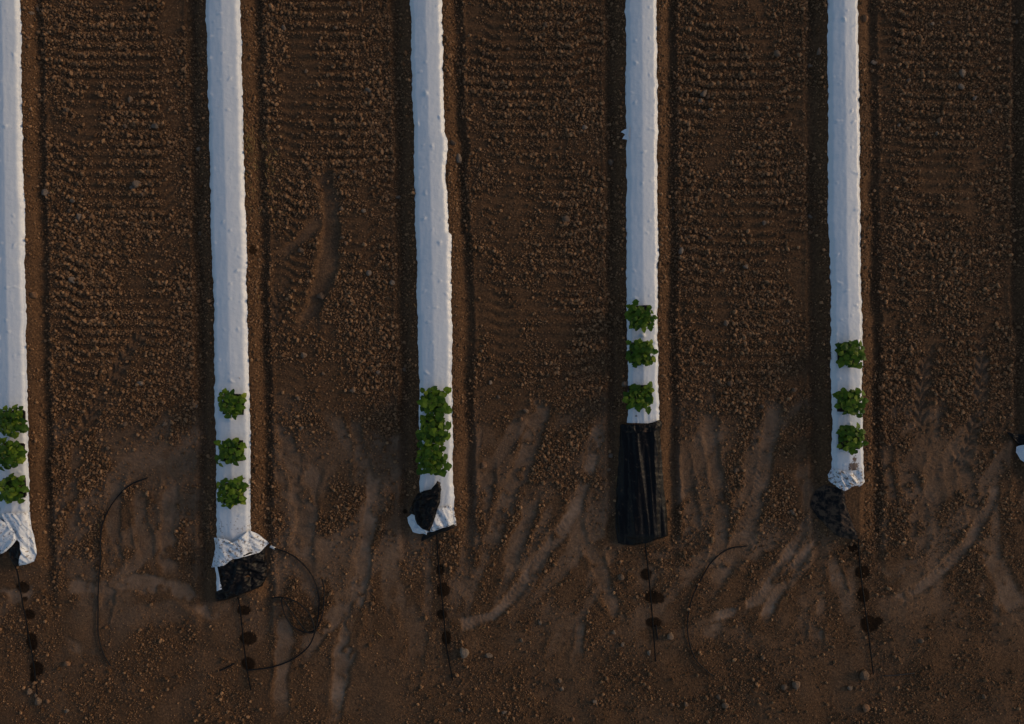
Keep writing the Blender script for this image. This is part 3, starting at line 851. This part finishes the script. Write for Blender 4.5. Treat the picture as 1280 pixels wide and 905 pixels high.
# ------------------------------------------------------------------ clods
def rock_mesh(name, seed, sub, mat, flat=.75):
    rg = random.Random(seed)
    bm = bmesh.new(); bmesh.ops.create_icosphere(bm, subdivisions=sub, radius=1)
    o = rg.uniform(0, 50)
    planes = [(Vector((rg.gauss(0, 1), rg.gauss(0, 1), rg.gauss(0, 1))).normalized(), rg.uniform(.62, .9)) for _ in range(9)]
    co = np.array([v.co[:] for v in bm.verts])
    n = pn(co[:, 0] + o, co[:, 1] + co[:, 2] * .7, 1.1, seed) * .45 + pn(co[:, 1] + o, co[:, 2] + co[:, 0] * .6, 2.3, seed + 1) * .25
    ax = (rg.uniform(.8, 1.2), rg.uniform(.75, 1.05), flat * rg.uniform(.8, 1.1))
    for v, k in zip(bm.verts, n):
        p = v.co * (1 + float(k))
        for pl, d in planes:
            q = p.dot(pl) - d
            if q > 0: p = p - pl * q * .8
        v.co = Vector((p.x * ax[0], p.y * ax[1], p.z * ax[2]))
    me = bpy.data.meshes.new(name); bm.to_mesh(me); bm.free()
    for f in me.polygons: f.use_smooth = sub > 2
    me.materials.append(mat); return me

protos = bpy.data.collections.new("clod_shapes")
for k in range(9):
    o = bpy.data.objects.new("clod_shape_%02d" % k, rock_mesh("clod_shape", 30 + k, 2, M['clod'])); protos.objects.link(o)

rs = np.random.RandomState(77)
def scatter(n, dens):
    x = rs.uniform(-7.05, 7.05, n); y = rs.uniform(-5.15, 5.15, n)
    keep = rs.rand(n) < dens(x, y)
    return x[keep], y[keep]
def dens(x, y):
    lo = samp(HLo, x, y); lg = samp(HLug, x, y); hd = samp(HHd, x, y); tt = samp(HT, x, y); wt = samp(HW, x, y)
    d = lo * (.55 + .45 * np.clip(lg, -1, 1)) * (1 - .50 * hd)
    d = d * (1 - .93 * np.clip(tt * 1.3, 0, 1)) * (1 - .97 * wt)
    return np.clip(d, 0, 1)
cx, cy = scatter(1250000, dens)
n = len(cx)
r = .0064 * (rs.rand(n) + 1e-4) ** -.325
r = np.clip(r * (1 - .30 * samp(HHd, cx, cy)), .0045, .025)
cz = samp(HZ, cx, cy) + r * .5
# nothing on the plastic
ok = np.ones(n, bool)
for b in BEDS:
    u = cx - bed_c(b, cy)
    hw = np.where(u > 0, bed_hw(b, cy, 1), bed_hw(b, cy, -1))
    ok &= ~((np.abs(u) < hw + .004 + r * .6) & (cy > b['fy'] - .03))
def inpoly(x, y, poly):
    P = [W(*p) for p in poly]; c = np.zeros(x.shape, bool); j = len(P) - 1
    for i in range(len(P)):
        xi, yi = P[i]; xj, yj = P[j]
        c ^= ((yi > y) != (yj > y)) & (x < (xj - xi) * (y - yi) / (yj - yi + 1e-9) + xi); j = i
    return c
for poly in ([(768, 525), (828, 524), (838, 672), (806, 684), (770, 684)], [(264, 668), (316, 658), (338, 681), (333, 738), (266, 756)], [(506, 640), (520, 610), (568, 600), (568, 660), (525, 679)], [(-25, 640), (42, 640), (49, 695), (22, 709), (-25, 708)], [(1015, 605), (1053, 608), (1073, 676), (1042, 670), (1014, 635)], [(1258, 537), (1330, 537), (1330, 600), (1278, 580)]):
    ok &= ~inpoly(cx, cy, poly)
cx, cy, cz, r = cx[ok], cy[ok], cz[ok], r[ok]
n = len(cx)
print('clods', n)
me = bpy.data.meshes.new("soil_clods")
me.vertices.add(n); me.vertices.foreach_set("co", np.stack([cx, cy, cz], -1).astype(np.float32).ravel())
a = me.attributes.new("scl", 'FLOAT', 'POINT'); a.data.foreach_set("value", r.astype(np.float32))
a = me.attributes.new("rot", 'FLOAT_VECTOR', 'POINT'); a.data.foreach_set("vector", np.stack([rs.uniform(-.5, .5, n), rs.uniform(-.5, .5, n), rs.uniform(0, 6.28, n)], -1).astype(np.float32).ravel())
a = me.attributes.new("pick", 'INT', 'POINT'); a.data.foreach_set("value", rs.randint(0, 9, n).astype(np.int32))
me.update()
clods = bpy.data.objects.new("loose_clods", me); link(clods)
tag(clods, "countless small brown clods of loose soil strewn over the whole field", 'loose soil', kind='stuff')
ng = bpy.data.node_groups.new("scatter_clods", 'GeometryNodeTree')
ng.interface.new_socket("Geometry", in_out='INPUT', socket_type='NodeSocketGeometry')
ng.interface.new_socket("Geometry", in_out='OUTPUT', socket_type='NodeSocketGeometry')
gi = ng.nodes.new('NodeGroupInput'); go = ng.nodes.new('NodeGroupOutput')
ip = ng.nodes.new('GeometryNodeInstanceOnPoints'); ci = ng.nodes.new('GeometryNodeCollectionInfo')
ci.inputs['Collection'].default_value = protos; ci.inputs['Separate Children'].default_value = True; ci.inputs['Reset Children'].default_value = True
def named(nm, ty):
    q = ng.nodes.new('GeometryNodeInputNamedAttribute'); q.data_type = ty; q.inputs['Name'].default_value = nm; return q.outputs['Attribute']
ng.links.new(gi.outputs[0], ip.inputs['Points']); ng.links.new(ci.outputs[0], ip.inputs['Instance'])
ip.inputs['Pick Instance'].default_value = True
ng.links.new(named('pick', 'INT'), ip.inputs['Instance Index'])
ng.links.new(named('rot', 'FLOAT_VECTOR'), ip.inputs['Rotation'])
ng.links.new(named('scl', 'FLOAT'), ip.inputs['Scale'])
ng.links.new(ip.outputs[0], go.inputs[0])
md = clods.modifiers.new("scatter", 'NODES'); md.node_group = ng

# ---- the stones and clods one can single out: px, py, radius px, material, label
STONES = [
    (400, 370, 5.2, 'stone', "large pale brown clod at the foot of the curved rut near the second strip"),
    (708, 273, 5.6, 'stone', "large tan clod lying alone midway between the third and fourth strips"),
    (573, 198, 5.6, 'grey', "large grey-brown clod close to the ragged right edge of the third strip"),
    (567, 180, 3.8, 'stone', "smaller clod just above the large grey-brown clod by the third strip"),
    (764, 202, 4.2, 'stone', "brown clod below the torn white tab on the fourth strip"),
    (971, 68, 4.4, 'stone', "round tan clod near the top, left of the fifth strip"),
    (879, 118, 4.4, 'grey', "largest of a cluster of grey clods near the top between the fourth and fifth strips"),
    (1079, 25, 5.4, 'orange', "reddish clod touching the fifth strip's right edge near the top"),
    (1201, 92, 5.2, 'grey', "large dark grey stone in the top right soil, upper of two"),
    (1200, 108, 3.9, 'grey', "oval grey stone just below the large dark grey stone at top right"),
    (1174, 151, 4.6, 'orange', "round reddish-tan clod in the upper right soil"),
    (195, 158, 4.4, 'grey', "dark rounded clod in the upper half between the first and second strips, right of centre"),
    (163, 125, 4.2, 'stone', "pale clod near the top in the middle between the first and second strips"),
    (172, 230, 4.8, 'grey', "largest clod of a short diagonal chain between the first and second strips"),
    (166, 235, 3.2, 'grey', "smaller clod at the lower left of the diagonal chain between the first and second strips"),
    (57, 240, 4.8, 'grey', "dark clod sitting in the furrow right of the leftmost strip"),
    (99, 271, 4.6, 'grey', "angular grey clod on the lugged soil right of the leftmost strip's furrow"),
    (91, 350, 4.8, 'grey', "tall grey-brown clod halfway down, right of the leftmost strip"),
    (45, 369, 4.6, 'orange', "reddish clod on the slope against the leftmost strip"),
    (380, 444, 4.4, 'stone', "tan clod below the curved rut right of the second strip"),
    (377, 313, 4.4, 'stone', "flat pale clod left of the curved rut between the second and third strips"),
    (461, 341, 3.6, 'grey', "grey-blue clod left of the third strip at mid height"),
    (461, 113, 3.9, 'grey', "rounded grey clod in the upper soil left of the third strip"),
    (605, 581, 4.2, 'orange', "reddish clod on the edge of a smooth track right of the third strip's trays"),
    (651, 524, 3.9, 'orange', "flat reddish clod above the smooth tracks between the third and fourth strips"),
    (657, 513, 3.6, 'stone', "tan clod touching the flat reddish clod between the third and fourth strips"),
    (581, 815, 6.2, 'grey', "large pale grey stone right of the third strip's drip tape"),
    (611, 819, 4.4, 'grey', "smaller grey stone right of the large pale grey stone"),
    (776, 721, 4.4, 'stone', "clod left of the drip tape below the long black sheet"),
    (995, 855, 5.8, 'stone', "right and larger of two clods side by side near the bottom edge"),
    (980, 858, 4.4, 'stone', "left and smaller of two clods side by side near the bottom edge"),
    (1080, 843, 7.5, 'stone', "broad low clod at the lower end of the fifth strip's drip tape"),
    (1082, 884, 5.0, 'orange', "pointed reddish clod at the bottom right below the fifth strip"),
    (48, 876, 5.0, 'stone', "largest clod of the heap at the end of the leftmost drip tape"),
    (37, 864, 3.8, 'stone', "clod left of the end of the leftmost drip tape"),
    (84, 829, 4.8, 'orange', "reddish clod low between the leftmost drip tape and the long curved pipe"),
    (906, 881, 5.0, 'stone', "largest of three clods at the bottom edge right of the fourth drip tape"),
    (851, 314, 4.2, 'grey', "grey clod near the furrow right of the fourth strip at mid height"),
    (931, 333, 4.2, 'grey', "dark rounded clod in the middle between the fourth and fifth strips"),
    (907, 404, 4.0, 'stone', "tan clod right of the fourth strip's topmost tray"),
    (912, 479, 4.2, 'stone', "tan clod at the top end of a smooth finger track right of the fourth strip"),
    (993, 487, 3.8, 'stone', "tan clod left of the fifth strip's middle tray"),
    (1093, 78, 4.0, 'grey', "grey clod in the furrow right of the fifth strip near the top"),
    (824, 37, 3.9, 'orange', "rounded clod touching the right edge of the fourth strip near the top"),
    (176, 479, 4.0, 'grey', "grey clod on the tread marks between the first and second strips"),
    (157, 530, 3.6, 'stone', "pale clod above the tip of the long curved pipe"),
    (838, 795, 5.0, 'stone', "clod between the fourth drip tape and the letter C pipe"),
    (1022, 67, 3.9, 'grey', "grey clod in the dark furrow left of the fifth strip near the top"),
]
SMALL = [(682, 32), (674, 10), (689, 165), (635, 61), (605, 67), (562, 57), (662, 147), (731, 160), (383, 89), (437, 5), (452, 13), (355, 35), (400, 53),
         (378, 170), (420, 35), (498, 246), (444, 215), (427, 261), (455, 264), (425, 222), (491, 353), (428, 297), (433, 304), (885, 121), (875, 127), (888, 137), (949, 149),
         (950, 184), (886, 160), (1013, 82), (842, 260), (984, 402), (954, 279), (1013, 270), (1013, 290), (888, 297), (1186, 28), (1165, 30), (1210, 22),
         (1200, 79), (1218, 123), (1237, 139), (1271, 27), (1135, 101), (1123, 157), (1170, 167), (40, 17), (46, 11), (38, 49), (85, 138), (140, 153), (249, 186), (157, 158),
         (88, 263), (91, 251), (179, 243), (250, 292), (115, 271), (206, 530), (245, 507), (404, 467), (373, 498), (441, 488), (473, 466), (377, 535), (613, 478),
         (623, 496), (779, 480), (707, 485), (761, 587), (763, 570), (952, 508), (920, 588), (45, 869), (84, 888), (60, 876), (66, 878), (83, 879), (767, 790),
         (778, 805), (811, 815), (700, 850), (702, 861), (576, 887), (898, 871), (895, 886), (953, 821), (630, 890), (716, 899), (840, 880), (1040, 905), (1229, 870),
         (857, 880), (743, 876), (652, 800), (675, 778), (1150, 800), (1180, 870), (990, 640), (1243, 565), (1062, 560 + 300), (135, 560), (292, 700), (505, 462)]
SM = {k: [rock_mesh("clod", 200 + i * 7 + j, 3, M[k]) for j in range(5)] for i, k in enumerate(('stone', 'grey', 'orange'))}
def stone(px, py, rad, kind, label, group, rg):
    x, y = W(px, py)
    rr = rad * .01
    z = float(samp(HZ, np.array([x]), np.array([y]))[0]) + rr * .28
    o = bpy.data.objects.new("soil_clod", rg.choice(SM[kind])); link(o)
    o.location = (x, y, z); o.scale = (rr, rr, rr * .85); o.rotation_euler = (rg.uniform(-.3, .3), rg.uniform(-.3, .3), rg.uniform(0, 6.28))
    tag(o, label, 'clod' if kind != 'grey' else 'clod', group)
rg = random.Random(4)
for s in STONES:
    stone(*s, "larger clods lying on the field", rg)
LANE = [(24, 288, "between the first and second strips"), (288, 541, "between the second and third strips"), (541, 802, "between the third and fourth strips"),
        (802, 1055, "between the fourth and fifth strips"), (1055, 1310, "right of fifth strip")]
HIGH = ["at the top edge", "near the top", "in the upper quarter", "well above mid-height", "just above mid-height", "just below mid-height", "well below mid-height", "in the lower quarter", "near the bottom", "at the bottom edge"]
HUE = dict(stone="tan", grey="grey", orange="reddish")
used = set()
for (px, py) in SMALL:
    kind = rg.choice(['stone', 'stone', 'grey', 'orange'])
    for (a0, a1, nm) in LANE:
        if a0 <= px < a1:
            q = (px - a0) / (a1 - a0)
            ac = "by the left strip" if q < .24 else "left of lane middle" if q < .42 else "mid-lane" if q < .58 else "right of lane middle" if q < .77 else "by the right strip"
            if nm.startswith("right") and q > .77: ac = "by the picture's right edge"
            if nm.startswith("right") and q < .24: ac = "close to it"
            break
    hi = HIGH[min(9, int(py / 90.6))]
    for kk in [kind, 'stone', 'grey', 'orange']:
        lab = "%s clod %s, %s, %s" % (HUE[kk], nm.replace("the ", ""), ac, hi)
        if lab not in used: break
    if lab in used: continue
    used.add(lab)
    stone(px, py, rg.uniform(2.6, 3.5), kk, lab, "small clods standing out of the loose soil", rg)

# ------------------------------------------------------------------ dry grass
def grass(name, spots, label, seed):
    rg = random.Random(seed); v = []; f = []
    for (px, py, spread, cnt) in spots:
        for _ in range(cnt):
            x, y = W(px + rg.gauss(0, spread[0]), py + rg.gauss(0, spread[1]))
            z = float(samp(HZ, np.array([x]), np.array([y]))[0])
            a = rg.uniform(0, 6.28); l = rg.uniform(.025, .075); w = rg.uniform(.0012, .0026); up = rg.uniform(.1, .6)
            dx, dy = math.cos(a), math.sin(a); b0 = len(v)
            for s, hh_ in ((0, 0), (.5, .75), (1, .8)):
                ww = w * (1 - .7 * s)
                for q in (-1, 1):
                    v.append((x + dx * l * s - dy * ww * q, y + dy * l * s + dx * ww * q, z + .002 + l * up * hh_ * s + (.004 if q > 0 else 0)))
            f += [(b0, b0 + 1, b0 + 3, b0 + 2), (b0 + 2, b0 + 3, b0 + 5, b0 + 4)]
    o = mesh_obj(name, v, f, M['straw'], smooth=False)
    tag(o, label, 'dry grass', kind='stuff')
grass("dry_grass", [(313, 180, (3, 9), 90), (316, 205, (4, 14), 60), (335, 178, (4, 8), 25), (339, 208, (4, 7), 45), (342, 245, (4, 16), 45), (318, 240, (4, 20), 40), (350, 195, (8, 14), 20)],
      "yellow dry grass tufts along the right edge of the second strip near the top", 3)
rg = random.Random(8)
grass("straw_bits", [(rg.uniform(40, 1270), rg.uniform(0, 905), (2, 2), 1) for _ in range(260)], "tiny bits of straw scattered over the bare soil", 5)
